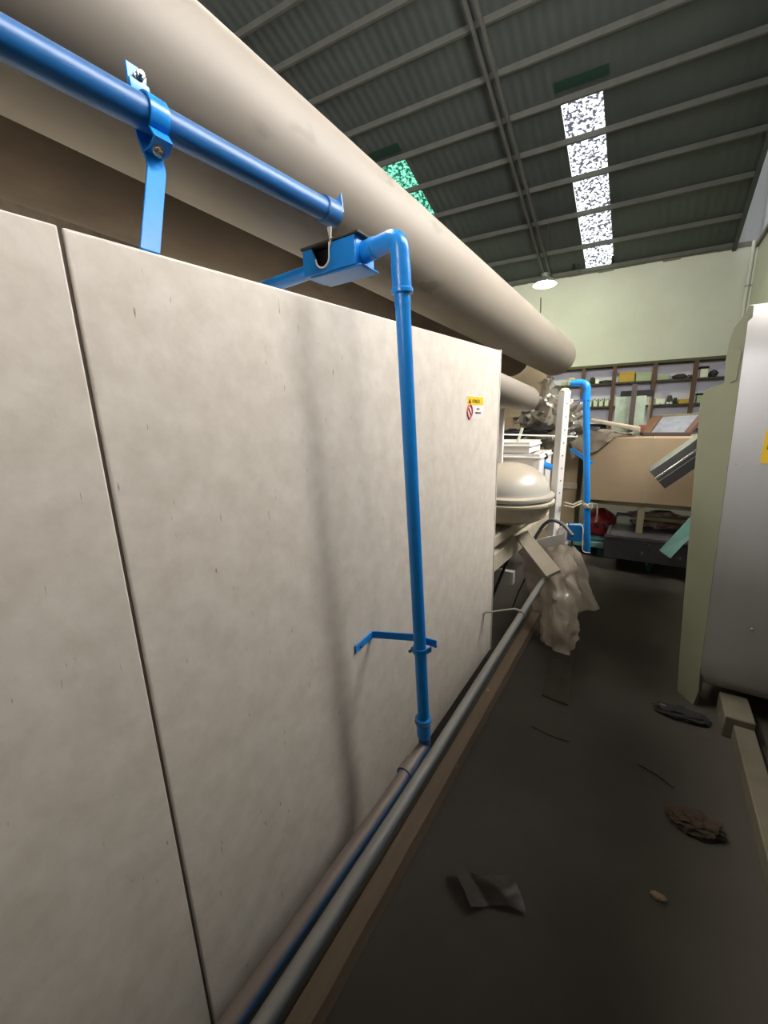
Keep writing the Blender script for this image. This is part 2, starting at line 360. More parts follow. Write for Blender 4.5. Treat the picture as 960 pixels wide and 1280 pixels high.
# ================================================================== MACHINE ENCLOSURE (left)
PX = -.714; Y0 = -1.6; Y1 = 2.242; YS = .283
ztop = lambda y: 1.765 + .029*(y-.0)
enc = thing('machine_enclosure', 'long beige painted steel machine enclosure filling the left of the aisle', 'machine', (-.78, .6, 0))
def slab(y0, y1, x0=-.745, x1=PX): return MB().hexa([(x0,y0,.045),(x1,y0,.045),(x1,y1,.045),(x0,y1,.045),(x0,y0,ztop(y0)),(x1,y0,ztop(y0)),(x1,y1,ztop(y1)),(x0,y1,ztop(y1))])
slab(Y0, YS-.0035).build('side_panel', 'panel', enc, bevel=.003)
slab(YS+.0015, Y1-.006).build('side_panel', 'panel', enc, bevel=.005, seg=3)
MB().box(-.74, YS-.005, .05, PX-.004, YS+.003, ztop(YS)-.002).build('seam_strip', 'seam', enc, smooth=False)
MB().hexa([(-.86,Y0,.06),(-.742,Y0,.06),(-.742,Y1-.03,.06),(-.86,Y1-.03,.06),(-.86,Y0,ztop(Y0)-.02),(-.742,Y0,ztop(Y0)-.02),(-.742,Y1-.03,ztop(Y1)-.02),(-.86,Y1-.03,ztop(Y1)-.02)]).build('inner_body', 'rust', enc, smooth=False)
MB().box(-.78, Y1-.008, .045, PX+.003, Y1+.006, ztop(Y1)+.004).build('end_flange', 'panel_edge', enc, bevel=.002)
MB().box(-2.8, Y0, 1.54, -.862, Y1-.04, 1.60).build('added_bounce_cover', 'panel', enc, bevel=.005)  # added and unseen, bounces light up onto the tubes
MB().box(-2.8, Y0, 0, -2.74, Y1-.04, 1.54).build('added_rear_panel', 'panel', enc, smooth=False)  # added along with the bounce cover, unseen
MB().box(-.86, Y0, 0, -.735, Y1-.02, .06).build('base_rail', 'rust', enc, smooth=False)
# warning sticker with its print
c = [onx(*q, PX+.002) for q in ((583,494),(606,495),(604,523),(583,524))]
sy0 = (c[0].y+c[3].y)/2; sy1 = (c[1].y+c[2].y)/2; sz1 = (c[0].z+c[1].z)/2; sz0 = (c[2].z+c[3].z)/2
st = MB().box(PX, sy0, sz0, PX+.0015, sy1, sz1).build('warning_sticker', 'stwhite', enc, smooth=False); st['label'] = 'yellow and white warning sticker'
w = sy1-sy0; h = sz1-sz0; zb = sz0+h*.60
MB().box(PX+.0016, sy0+.05*w, zb, PX+.0022, sy1-.05*w, sz1-.05*h).build('yellow_header', 'yellow', st, smooth=False)
xk = PX+.0026
MB().prism([(xk, sy0+.09*w, zb+.06*h), (xk, sy0+.25*w, zb+.06*h), (xk, sy0+.17*w, zb+.27*h)], (.0003,0,0)).build('warning_triangle', 'ink', st, smooth=False)
text_mb('ATENÇÃO', h*.20, (xk, sy0+.30*w, zb+.09*h), (0,1,0), (0,0,1)).build('lettering', 'ink', st, smooth=False)
text_mb('ALTA', h*.14, (xk, sy0+.64*w, sz0+.38*h), (0,1,0), (0,0,1), align='CENTER').build('lettering', 'inkgrey', st, smooth=False)
text_mb('TEMPERATURA', h*.105, (xk, sy0+.64*w, sz0+.22*h), (0,1,0), (0,0,1), align='CENTER').build('lettering', 'inkgrey', st, smooth=False)
b = MB(); cy = sy0+.17*w; cz = sz0+.32*h; rr = w*.13
b.tube([(xk, cy+rr*math.cos(2*PI*k/28), cz+rr*math.sin(2*PI*k/28)) for k in range(29)], w*.02, 6, False)
b.bar((xk, cy-rr*.7, cz+rr*.7), (xk, cy+rr*.7, cz-rr*.7), w*.035, .0006)
b.build('prohibition_ring', 'inkred', st)

# ================================================================== TUBES above the enclosure
def big_tube(label, p, q, r, wall=.012, m='tube', group='painted tubes stacked behind the enclosure'):
    t = thing('metal_tube', label, 'tube', p, group); p, q = V(p), V(q); dd = (q-p).normalized(); L = (q-p).length
    MB().lathe(p, [(r-wall,0),(r-.002,0),(r,.003),(r,L*.5),(r,L-.006),(r-.005,L),(r-wall,L),(r-wall,0)], 72, dd).build('shell', m, t, angle=50)
    return t
def axis(ya, xa, za, yb, xb, zb, y): k = (y-ya)/(yb-ya); return V((xa+(xb-xa)*k, y, za+(zb-za)*k))
T1 = lambda y: V((-1.038+.04*y, y, 2.268-.052*y))
big_tube('largest beige tube, topmost, running above the blue pipe towards the lamp', T1(-1.5), T1(4.45), .18)
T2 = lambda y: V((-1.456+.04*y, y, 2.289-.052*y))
big_tube('shaded tube tucked under the topmost tube, behind the enclosure top', T2(-1.6), T2(4.4), .18, m='tube_shaded')
c0 = ony(626,487,2.6); c1 = ony(659,499,3.15); dv = (c1-c0)
big_tube('short tube end showing just beyond the far edge of the enclosure, below the two others', c0-dv*.45, c1, .09, .008)

# ================================================================== TOP BLUE PIPE, ITS STRAP AND BOX
PXT = -.785
pa = onx(0,46,PXT); pb = onx(413,266,PXT); dirp = (pb-pa).normalized()
tp = thing('water_pipe', 'upper blue pipe running level along the enclosure top, open at its far end', 'pipe', pa)
MB().cyl(pa-dirp*1.0, pb, .0255, 32).build('pipe', 'blue_top', tp)
so = MB().lathe(pb-dirp*.035, [(.0255,0),(.031,.002),(.032,.05),(.027,.05),(.026,.01),(.0255,0)], 32, dirp).build('end_socket', 'blue_top', tp)
e = pb+dirp*.012
MB().prism([e+V((.0,0,.02)), e+V((.026,.004,.045)), e+V((.03,.006,.0)), e+V((.0,.006,-.0))], dirp*.003).build('socket_tab', 'blue', tp, smooth=False)
yc = onx(190,150,PXT).y; zc = onx(188,146,PXT).z
pc = pa + dirp*((yc-pa.y)/dirp.y); xp, zp = pc.x, pc.z
br = thing('strap_bracket', 'blue flat strap bracket clamping the upper pipe near the panel seam', 'bracket', (xp, yc, ztop(yc)))
hw = V((0,.0165,0)); bs = onx(186,306,-.728)
zl = onx(176,192,xp+.0).z
MB().ribbon(fillet([(-.728, bs.y, bs.z-.01), (xp-.004, yc, zl-.005), (xp-.030, yc, zp-.018), (xp-.030, yc, zp+.085)], .02, 5), hw, .005).build('strap', 'blue', br, bevel=.001)
arc = [(xp+.0285*math.cos(a), yc, zp+.0285*math.sin(a)) for a in [math.radians(x) for x in range(120, -61, -12)]]
MB().ribbon([(xp-.024, yc, zp+.06), (xp-.022, yc, zp+.035)] + arc + [(xp+.026, yc, zp-.042), (xp+.010, yc, zp-.052), (xp-.018, yc, zp-.052)], hw, .004).build('clamp', 'blue', br, bevel=.001)
def bolt(name, p, ax, r, par, m='chrome'):
    ax = V(ax).normalized()
    b = MB().lathe(p, [(0,0),(r*1.5,0),(r*1.5,r*.35),(r*1.2,r*.4)], 16, ax); b.lathe(V(p)+ax*r*.4, [(r*1.15,0),(r*1.15,r*.9),(r*.9,r*1.1),(r*.55,r*1.1),(r*.55,r*1.6),(0,r*1.6)], 6, ax)
    return b.build(name, m, par)
bolt('bolt', (xp-.026, yc+.004, zp+.070), (1,-.2,.1), .0065, br)
bolt('bolt', (xp+.014, yc-.004, zp-.056), (.6,-.6,-.6), .0065, br)

YB = .915
qa = [ony(*q, YB) for q in ((381,350),(446,326),(441,291),(377,316))]
bx0 = (qa[0].x+qa[3].x)/2; bx1 = (qa[1].x+qa[2].x)/2; bz0 = (qa[0].z+qa[1].z)/2; bz1 = (qa[2].z+qa[3].z)/2; YD = YB+.085
jb = thing('junction_box', 'blue pipe box with a notched front and dusty dark lid above the panel edge', 'box', ((bx0+bx1)/2, YB+.04, bz0))
nx = bx0 + (bx1-bx0)*.40; nw = .024; pts = [(bx0,YB,bz0),(bx1,YB,bz0),(bx1,YB,bz1),(nx+nw*1.1,YB,bz1)]
arcn = [(nx+nw*math.cos(a), YB, bz0+.036+nw*math.sin(a)) for a in [math.radians(-x) for x in range(0, 181, 15)]]
b = MB().prism(pts + arcn + [(nx-nw*1.6,YB,bz1),(bx0,YB,bz1)], (0,.005,0))
b.box(bx0,YB+.005,bz0,bx0+.005,YD,bz1); b.box(bx1-.005,YB+.005,bz0,bx1,YD,bz1); b.box(bx0,YD-.005,bz0,bx1,YD,bz1); b.box(bx0+.004,YB+.004,bz0,bx1-.004,YD-.004,bz0+.005)
b.build('body', 'blue', jb, bevel=.003)
MB().box(bx0+.006,YB+.02,bz0+.006,bx1-.006,YD-.006,bz1-.003).build('dark_inside', 'black', jb, smooth=False)
MB().box(bx0-.004,YB-.004,bz1,bx1+.012,YD+.006,bz1+.007).build('lid', mat('box_lid', (74,66,60), .8, 0, (50,44,40), 20, dust=(96,88,78)), jb, bevel=.002)
MB().box(bx0+.02,YB+.004,bz0-.006,bx1+.014,YD+.006,bz0).build('base_flange', 'blue', jb, bevel=.004)
MB().tube([V(p)+V((0,-.001,0)) for p in [(nx+nw*1.1,0+YB,bz1)]+arcn], .0025, 8).build('notch_rim', 'white', jb)
le = ony(345,356,YB)
ymid = YB+.045
MB().cyl((bx0-.35, ymid, bz0+.02), (bx0+.004, ymid, bz0+.032), .019, 24).build('inlet_pipe', 'blue', jb)

dr_ = ony(412,292,YB-.004)
MB().prism([dr_+V((-.008,0,.016)), dr_+V((.006,0,.016)), dr_+V((.003,0,-.006)), dr_+V((.004,0,-.022)), dr_+V((-.001,0,-.03)), dr_+V((-.004,0,-.005))], (0,.003,0)).build('torn_rim_flap', 'panel_edge', jb, smooth=False)

# ================================================================== VERTICAL BLUE PIPE
vt = onx(502,352,-.555); vb = onx(531,925,-.545)
vax = (vb-vt).normalized()
dp = thing('downpipe', 'blue vertical pipe standing in front of the large beige panel', 'pipe', vb)
zst = (bz0+bz1)/2+.004
corner = vt - vax*((zst-vt.z)/-vax.z if False else (zst-vt.z)/abs(vax.z))
stub = V((bx1-.002, ymid, zst))
R1 = .0195
MB().cyl(vt, vb, R1, 32).build('pipe', 'blue', dp)
MB().tube(fillet([stub+(stub-corner).normalized()*.0, corner, vt-vax*.03], .09, 18), R1+.0035, 28).build('elbow', 'blue', dp)
sd = (corner-stub).normalized()
MB().lathe(stub, [(R1,0),(R1+.006,.001),(R1+.006,.04),(R1+.002,.044)], 28, sd).build('stub_collar', 'blue', dp)
MB().lathe(vt-vax*.045, [(R1,0),(R1+.004,.001),(R1+.005,.01),(R1+.0045,.06),(R1+.008,.062),(R1+.008,.071),(R1+.001,.074),(R1+.001,.10)], 28, vax).build('coupling', 'blue', dp)
cb = onx(529,900,-.546)
MB().lathe(cb-vax*.012, [(R1,0),(R1+.007,.002),(R1+.008,.008),(R1+.006,.012),(R1+.005,.02),(R1+.004,.075),(R1,.078)], 28, vax).build('coupling', 'blue', dp)
MB().tube([cb+vax*.004+V(((R1+.007)*math.cos(2*PI*k/24),(R1+.007)*math.sin(2*PI*k/24),0)) for k in range(25)], .0025, 8, False).build('seal_ring', mat('grey_seal', (86,104,120), .7), dp)

# stand-off bracket holding the vertical pipe
f0 = onx(443,812,PX); f1 = onx(464,793,PX)
pm = vt + vax*((vt.z-f1.z)/abs(vax.z))
sb = thing('pipe_bracket', 'blue bent flat bar bracket holding the vertical pipe off the panel', 'bracket', f0)
hz = V((0,0,.0125)); k0 = f1+V((.003,0,0)); pe = pm + V((.048, R1+.003, .0))
MB().ribbon([f0+V((.003,0,0)), k0, k0+V((.004,.004,0)), pm+V((-.03,R1+.004,0)), pe], hz, .005).build('arm', 'blue', sb, bevel=.001)
loop = [pm + V((-.03, R1+.001, -.022))] + [pm + V((-(R1+.003)*math.cos(a), -(R1+.003)*math.sin(a), -.022)) for a in [math.radians(x) for x in range(0,181,12)]] + [pm + V((.03, R1+.001, -.022))]
MB().ribbon(loop, V((0,0,.009)), .004).build('clamp', 'blue', sb, bevel=.0008)
bolt('bolt', pm+V((-.024,-.002,-.028)), (-.3,-1,-.2), .006, sb, 'grey_pipe')
bolt('bolt', (PX+.005, (f0.y*.7+f1.y*.3), f0.z), (1,0,0), .0045, sb)
MB().bar(pm+V((-.034,-.012,-.035)), pm+V((-.016,-.012,-.018)), .006, .010).build('wing_nut', 'grey_pipe', sb, bevel=.002)

# lower conduits
la = thing('conduit', 'dust-topped blue conduit turning from the vertical pipe and running low along the panel', 'pipe', (-.55, .3, .36))
zA = onz(516,985,.385)
MB().tube(fillet([vb-vax*.015, V((vb.x, vb.y, .392)), V((-.545, .80, .388)), V((-.572, -.9, .392))], .07, 10), .0205, 28).build('pipe', 'blue_dusty', la)
MB().lathe((-.5467, .885, .389), [(.02,0),(.0265,.001),(.0265,.055),(.02,.056)], 28, (0,1,0)).build('coupling', 'blue_dusty', la)
lg = thing('conduit', 'grey steel conduit along the floor side of the enclosure, reaching to the white post', 'pipe', (-.5, 2, .3))
GB = lambda y: V((-.5, y, .392 + .014*max(0, y-1.0)))
MB().tube([GB(-.9)+V((0,0,-.01)), GB(.3), GB(1.0), GB(2.0), GB(3.0), GB(3.55)], .0185, 24).build('pipe', 'grey_pipe', lg)
MB().lathe(GB(3.5), [(.0185,0),(.024,.001),(.024,.055),(.0185,.056)], 24, (0,1,0)).build('end_collar', 'grey_pipe', lg)
fb_ = onx(605,765,PX)
fbk = thing('conduit_bracket', 'small grey bracket tying the grey conduit to the far edge of the enclosure', 'bracket', fb_)
gq = GB(fb_.y)
MB().ribbon([fb_+V((.003,-.03,0)), fb_+V((.004,0,0)), fb_+V((.05,.0,.015)), gq+V((-.04,0,.026)), gq+V((.0,0,.0225))] , V((0,.010,0)), .004).build('arm', 'grey_pipe', fbk, bevel=.0008)
MB().ribbon([gq+V((.0205*math.cos(a), 0, .0205*math.sin(a))) for a in [math.radians(x) for x in range(0,361,20)]], V((0,.012,0)), .004).build('clamp', 'grey_pipe', fbk)
bolt('bolt', fb_+V((.005,-.018,0)), (1,0,0), .004, fbk)
# timber kerb on the floor
b = MB(); n = 60
for i in range(n):
    y0 = -.8+4.9*i/n; y1 = -.8+4.9*(i+1)/n
    jx = lambda y: .004*noise.noise(V((y*7,0,0)))
    b.hexa([(-.612,y0,0),(-.545+jx(y0),y0,0),(-.545+jx(y1),y1,0),(-.612,y1,0),(-.61,y0,.05),(-.552+jx(y0),y0,.052),(-.552+jx(y1),y1,.052),(-.61,y1,.05)])
bmesh.ops.remove_doubles(b.bm, verts=b.bm.verts[:], dist=.0005)
tag(b.build('timber_kerb', 'timber', smooth=False), 'chipped dusty timber kerb lying along the floor beside the enclosure', 'kerb')

# ================================================================== PILE BEYOND THE ENCLOSURE
sx = -.72
std = thing('steel_stand', 'low cream steel stand beyond the enclosure under the dome', 'stand', (-1.0, 3.0, 0))
MB().bar((-.80,2.28,.555), (-.715,4.0,.555), .06, .12).build('rail', 'cream', std, bevel=.004)
MB().bar((-.80,2.28,.70), (-.715,4.0,.70), .06, .07).build('rail', 'cream', std, bevel=.004)
MB().box(-1.55, 2.3, .62, -1.47, 4.0, .735).build('rail', 'cream', std, bevel=.004)
MB().box(-1.47, 2.36, .64, -.82, 2.42, .735).build('cross_rail', 'cream', std, bevel=.004)
MB().box(-1.47, 3.86, .64, -.74, 3.92, .735).build('cross_rail', 'cream', std, bevel=.004)
MB().box(-1.53, 2.32, .735, -.79, 3.98, .75).build('top_sheet', 'tan', std, bevel=.002)
for x, y in ((-.80,2.36),(-.72,3.94),(-1.51,2.36),(-1.51,3.94)): MB().box(x-.028,y-.028,0,x+.028,y+.028,.5 if x > -1 else .63).build('leg', 'cream', std, bevel=.003)
p0 = ony(652,668,2.86); p1 = ony(692,718,2.62)
MB().bar(p0, p1, .10, .03, (.35,-.85,.5)).build('brace', 'cream', std, bevel=.003)
MB().bar((-1.2,2.9,.28), (-.76,2.9,.28), .05, .10).build('low_cross_rail', 'white', std, bevel=.003)
MB().bar((-.9,2.6,0.02), (-.80,3.0,.5), .016, .016).build('strut', 'black', std)
# dome
dc = ony(638,621,2.75)
dz0 = .955; dc = ony(637,613,2.75); dc.z = dz0
dm = thing('dome_cover', 'pale enamel dome with rolled rim lying just past the far edge of the enclosure', 'cover', dc)
rD = .27
MB().lathe(dc, [(rD*1.02,0)] + [(rD*math.cos(a)*.97, .022+.20*math.sin(a)) for a in [math.radians(x) for x in range(0,91,6)]][:-1] + [(0,.222)], 56).build('dome', 'dome', dm)
MB().lathe(dc, [(rD*.98,-.012),(rD*1.06,-.012),(rD*1.085,0),(rD*1.08,.014),(rD*1.0,.024),(rD*.96,.022)], 56).build('rim', 'dome', dm)
pn = thing('round_pan', 'shallow cream round pan under the pale dome', 'pan', dc-V((0,0,.172)))
MB().lathe(dc, [(0,-.170),(rD*.7,-.172),(rD*.9,-.14),(rD*1.0,-.055),(rD*1.09,-.045),(rD*1.10,-.03),(rD*1.05,-.024),(rD*.98,-.016)], 56).build('bowl', 'cream', pn)
# white crates behind the dome
def tray_box(lbl, pxl, y, depth, m='white', name='plastic_crate', lip=True, group=None):
    (xa,ya),(xb,yb) = pxl; p = ony(xa,yb,y); q = ony(xb,ya,y)
    t = thing(name, lbl, 'crate', ((p.x+q.x)/2, y+depth/2, p.z), group)
    th_ = .012
    b = MB().box(p.x,y,p.z,q.x,y+th_,q.z); b.box(p.x,y+depth-th_,p.z,q.x,y+depth,q.z); b.box(p.x,y+th_,p.z,p.x+th_,y+depth-th_,q.z); b.box(q.x-th_,y+th_,p.z,q.x,y+depth-th_,q.z); b.box(p.x+th_,y+th_,p.z,q.x-th_,y+depth-th_,p.z+th_)
    b.build('shell', m, t, smooth=False)
    if lip:
        MB().box(p.x-.008,y-.010,q.z-.035,q.x+.010,y+depth+.01,q.z-.02).build('lip', m, t, bevel=.003)
        MB().box(q.x-.05,y-.004,p.z+.02,q.x-.03,y+.002,q.z-.05).build('corner_rib', m, t, bevel=.002)
    return t
lo_ = tray_box('lower white plastic crate standing behind the pale dome', ((600,568),(675,630)), 3.12, .42)
tray_box('upper white plastic crate with a broken lip, on top of the lower one', ((596,553),(662,565)), 3.14, .36)
# dark scrap and film heap
hp = ony(660,552,3.7)
cr = thing('support_crate', 'dim grey crate stack behind the white crates, carrying the wrapped bundle', 'crate', (-1.2,3.85,.755))
MB().box(-1.5,3.60,.755,-.76,3.97,1.18).build('body', mat('dim_grey_card', (98,96,84), .85, 0, (80,78,66), 5), cr, bevel=.01)
MB().box(-1.5,3.56,1.10,-.70,3.99,1.185).build('cover', 'film2', cr, bevel=.01)
for i, (q, rad, lab) in enumerate((((640,543),(.15,.05,.05),'dark crumpled sheet beside the enclosure edge under the short tube'), ((672,538),(.13,.05,.035),'black crumpled sheet under the wrapped bundle'))):
    p = ony(*q, 3.66)
    tag(MB().blob((p.x, 3.56, p.z+.0), rad, .35, 3.5, i+2, 3).build('crumpled_sheet', 'black'), lab, 'plastic sheet')
p = ony(692,515,3.72)
fb = thing('wrapped_bundle', 'tall bundle wrapped in shiny grey plastic film left of the white post', 'bundle', (p.x, 3.75, 1.2))
MB().blob((p.x-.02, 3.78, 1.42), (.24,.16,.20), .42, 3.0, 3, 5).build('film', 'film2', fb)
pk = ony(690,482,3.72)
MB().grid([[pk+V((-.12,.02,.05)), pk+V((0,0,.06)), pk+V((.07,.02,.0))], [pk+V((-.10,.0,-.12)), pk+V((0,-.05,-.10)), pk+V((.10,0,-.12))], [pk+V((-.28,-.05,-.30)), pk+V((-.02,-.15,-.28)), pk+V((.13,-.06,-.30))]], 9, .05, 9, 5).build('loose_film', 'film2', fb)
rp = thing('thin_rod', 'thin pale metal rod lying level behind the white crates', 'rod', ony(632,543,3.3))
MB().cyl(ony(630,543,3.3), ony(722,546,3.5), .006, 10).build('rod', 'white', rp)
MB().lathe(ony(630,543,3.3), [(0,0),(.009,0),(.009,.02),(0,.02)], 10, (-1,0,0)).build('tip', 'chrome', rp)
p = ony(628,510,2.9); q = ony(626,552,2.9)
tag(MB().bar(V((p.x,2.9,p.z)), V((q.x,2.9,.63)), .03, .03, (0,1,0)).build('white_strut', 'white', bevel=.002), 'thin white upright bar right behind the far edge of the enclosure', 'bar')
tag(MB().bar(ony(653,535,3.45), ony(646,556,3.45), .02, .02).build('slat', 'palepost', bevel=.002), 'short pale slat leaning against the thin rod', 'slat')
# cardboard carton under tube end
tag(MB().obox(ony(664,472,4.6)+V((-.12,.25,-.14)), V((.20,.06,0)), V((-.05,.22,0)), V((0,0,.27))).build('carton', 'tan', bevel=.004), 'tan cardboard carton seen under the far end of the topmost tube', 'carton')
tag(MB().box(-2.3,5.3,0,-1.2,5.9,1.66).build('packing_case', 'tan', bevel=.006), 'tall tan packing case standing behind the wrapped bundle', 'case')
tag(MB().box(-1.32,4.66,0,-1.0,5.06,(ony(664,472,4.6).z-.14-.272)).build('carton_stack', 'tan', bevel=.006), 'tan carton column under the tilted carton, behind the wrapped bundle', 'carton')
# blue thing by the crates
bf = thing('pipe_fitting', 'small bright blue pipe fitting right of the white crates', 'fitting', ony(683,588,3.3))
p = ony(680,580,3.3); q = ony(696,586,3.3)
MB().cyl(p+V((-.03,0,0)), q, .025, 16).build('body', 'blue', bf); MB().cyl(p+V((-.01,0,-.02)), p+V((-.01,0,.045)), .022, 16).build('branch', 'blue', bf)
MB().blob(p+V((-.01,0,.06)), (.035,.03,.03), .3, 3, 1, 3).build('end_cap', 'black', bf)
# white perforated post
pt = ony(706,489,2.95); pbm = ony(691,671,2.95)
po = thing('square_post', 'white square steel post with a row of holes, standing by the blue pipe', 'post', pbm)
ca, sa = math.cos(-.66), math.sin(-.66); hx = V((ca,sa,0))*.029; hy = V((-sa,ca,0))*.026; ax_ = (pt-pbm)
MB().obox((pt+pbm)/2, hx, hy, ax_/2).build('post', 'white', po, bevel=.003)
MB().lathe(pt, [(0.03,0),(.03,.006),(.02,.018),(0,.022)], 20).build('end_cap', 'ybright' and mat('pale_cap', (228,232,170), .5), po)  # pale yellow cap colour
nrm = V((sa,-ca,0)) if False else V((ca,sa,0))
side_c = hx
for i in range(8):
    k = .92 - i*.085
    c = pbm + ax_*k + hx*1.005
    MB().lathe(c, [(0,0),(.0055,0),(.0055,.0006),(0,.0006)], 12, hx).build('hole', 'inkgrey', po)
wb = thing('base_bracket', 'white angled bracket plate at the foot of the white post', 'bracket', pbm)
MB().prism([ony(668,676,2.9), ony(686,671,2.9), ony(702,668,2.9), ony(708,662,2.9), ony(706,680,2.9), ony(697,690,2.9)], (0,.02,0)).build('plate', 'white', wb, bevel=.002)
MB().prism([ony(698,660,2.93), ony(709,655,2.93), ony(707,672,2.93), ony(697,676,2.93)], (0,.03,0)).build('upright_tab', 'white', wb, bevel=.002)
hs = thing('strap_loop', 'grey flexible strap looped over the stand at the end of the grey conduit', 'strap', ony(690,650,2.8))
MB().tube(fillet([ony(667,675,2.86), ony(680,655,2.86), ony(690,649,2.84), ony(704,655,2.8), ony(716,670,2.75)], .05, 6), .012, 12).build('hose', 'grey_pipe', hs)
# far blue vertical pipe
YF = 3.35
ft = ony(733,497,YF); fbt = ony(734,690,YF); fax = (fbt-ft).normalized()
fp = thing('downpipe', 'far blue vertical pipe with a bent top, tied with rope to the white post', 'pipe', fbt)
MB().cyl(ft, fbt, .023, 24).build('pipe', 'blue', fp)
el = ony(724,481,YF)
MB().tube(fillet([el+V((-.06,.01,.015)), V((ft.x,ft.y,el.z+.01)), ft+fax*.01], .05, 10), .025, 24).build('elbow', 'blue', fp)
MB().lathe(ft-fax*.03, [(.023,0),(.029,.002),(.029,.05),(.023,.052)], 24, fax).build('coupling', 'blue', fp)
MB().bar(ony(714,561,YF+.03), ony(740,580,YF+.03), .03, .012, (0,1,0)).build('diagonal_arm', 'blue', fp, bevel=.002)
MB().box(*(ony(716,662,YF)+V((-.035,-.01,-.09))), *(ony(728,657,YF)+V((.0,.05,0)))).build('blue_clip', 'blue', fp, bevel=.004)
rpn = thing('rope', 'pale rope tying the far blue pipe to the white post', 'rope', ony(734,630,YF))
m_ = ony(735,630,YF)
pts = [ony(705,628,2.93), ony(716,631,3.1), ony(727,626,YF-.05)]
MB().tube(pts, .007, 8).build('strand', 'rope', rpn); MB().tube([p+V((0,0,-.02)) for p in pts], .006, 8).build('strand', 'rope', rpn)
b = MB()
for k in range(3): b.tube([m_+V((.029*math.cos(a), .029*math.sin(a), .012*k-.02+.004*math.sin(a*2+k))) for a in [2*PI*i/20 for i in range(21)]], .007, 8, False)
b.blob(m_+V((-.01,-.035,-.01)), (.022,.014,.018), .4, 3, 2, 2); b.build('knot', 'rope', rpn)
MB().tube([m_+V((.025,-.02,.01)), m_+V((.06,-.03,.01)), m_+V((.07,-.03,-.05)), m_+V((.065,-.03,-.13))], .005, 8).build('loose_end', 'rope', rpn)
MB().tube(fillet([ony(712,656,YF-.05), ony(726,655,YF-.04), ony(729,660,YF-.04), ony(728,690,YF-.03), ony(738,691,YF-.03)], .03, 5), .004, 8).build('hanging_cord', 'white', rpn)
# hanging films
def film(label, rows, seed, m='film', amp=.03):
    g = [[ony(px,py,yy) for (px,py,yy) in row] for row in rows]
    tag(MB().grid(g, 9, amp, 11, seed).build('plastic_film', m, angle=80), label, 'plastic film')
film('long shiny plastic film hanging from the grey conduit down to the floor', [[(672,690,2.84),(692,684,2.82),(708,680,2.82),(718,690,2.86)],[(674,730,2.74),(690,728,2.68),(706,726,2.70),(722,735,2.76)],[(676,775,2.64),(692,774,2.56),(710,772,2.58),(722,775,2.66)],[(676,820,2.56),(692,824,2.48),(708,818,2.49),(724,800,2.58)]], 1)
film('plastic film flaring out to the right below the far blue pipe', [[(706,688,2.95),(716,682,2.97),(726,690,3.0)],[(712,725,2.93),(724,722,2.95),(736,728,2.98)],[(718,768,2.85),(732,764,2.88),(749,760,2.92)]], 2, amp=.015)
film('plastic film hanging behind the grey conduit under the cream brace', [[(648,684,2.98),(668,690,2.95),(690,700,2.92)],[(656,720,2.96),(672,730,2.93),(688,740,2.9)],[(668,762,2.9),(676,768,2.9),(684,772,2.9)]], 3, amp=.015)

# ================================================================== CART, TABLE AND CARTON
YC = 4.2
ct = thing('tray_cart', 'low paint-spattered grey tray cart on a teal caster', 'cart', (.1, 4.6, 0))
fl = ony(757,669,YC); fl2 = ony(757,696,YC)
x0, x1, z0, z1 = fl.x, .62, fl2.z, fl.z
zt = lambda x: z1 - .0*(x-x0)
b = MB().box(x0,YC,z0,x1,YC+.025,z1); b.box(x0,YC+.025,z0,x0+.025,5.3,z1); b.box(x1-.025,YC+.025,z0,x1,5.3,z1); b.box(x0+.025,5.275,z0,x1-.025,5.3,z1); b.box(x0+.025,YC+.025,z1-.05,x1-.025,5.275,z1-.03)
b.build('tray', 'tray', ct, smooth=False)
MB().box(x0-.01,YC-.012,z1-.02,x1+.01,YC+.04,z1).build('front_rim', 'darkgrey', ct, bevel=.004)
for (cx, cyy) in ((.115,4.33),(.115,5.1)):
    w = MB().lathe((cx-.02,cyy,.06), [(0,0),(.055,0),(.06,.006),(.06,.034),(.055,.04),(0,.04)], 24, (1,0,0)).build('caster_wheel', 'tealdark', ct)
    MB().box(cx-.03,cyy-.03,.06,cx+.03,cyy+.03,z0+.005).build('caster_fork', 'teal', ct, bevel=.004)
tb = thing('work_table', 'olive-legged work table standing in the tray cart under the big carton', 'table', (.1,4.9,z1-.03))
zt0 = z1-.03; ZT = .62
for (x, y) in ((.0,4.55),(.56,4.55),(.0,5.2),(.56,5.2)): MB().box(x-.03,y-.03,zt0,x+.03,y+.03,ZT-.04).build('leg', mat('table_leg_paint', (150,140,108), .7, 0, (120,110,80), 8) if y < 5 and x < .1 else 'dimolive', tb, bevel=.003)
MB().box(-.45,4.5,ZT-.04,.64,5.25,ZT).build('tabletop', 'dimolive', tb, bevel=.003)
MB().box(-.02,4.6,zt0+.12,.6,4.64,zt0+.16).build('stretcher', 'dimolive', tb, bevel=.003)
YK = 4.48
k0, k1 = ony(735,549,YK), ony(872,545,YK)
cz1 = (k0.z+k1.z)/2
ck = thing('cardboard_carton', 'very wide brown cardboard carton with a half-round water stain on its front', 'carton', (.05,4.8,ZT))
MB().box(k0.x,YK,ZT,.02,5.15,cz1).build('body', 'card', ck, bevel=.004)
MB().box(.024,YK+.004,ZT,.62,5.15,cz1).build('side_body', 'card', ck, bevel=.004)
MB().box(.0,YK-.0015,ZT+.01,.045,YK,cz1-.01).build('joint_tape', 'tan', ck, smooth=False)
sc = ony(789,550,YK); sr = .12
MB().ribbon([(sc.x+sr*1.2*math.cos(a), YK-.001, cz1-.02+sr*1.05*math.sin(a)) for a in [math.radians(-x) for x in range(15,170,8)]], V((0,.0005,0)), .010).build('water_stain', 'tan', ck, smooth=False)
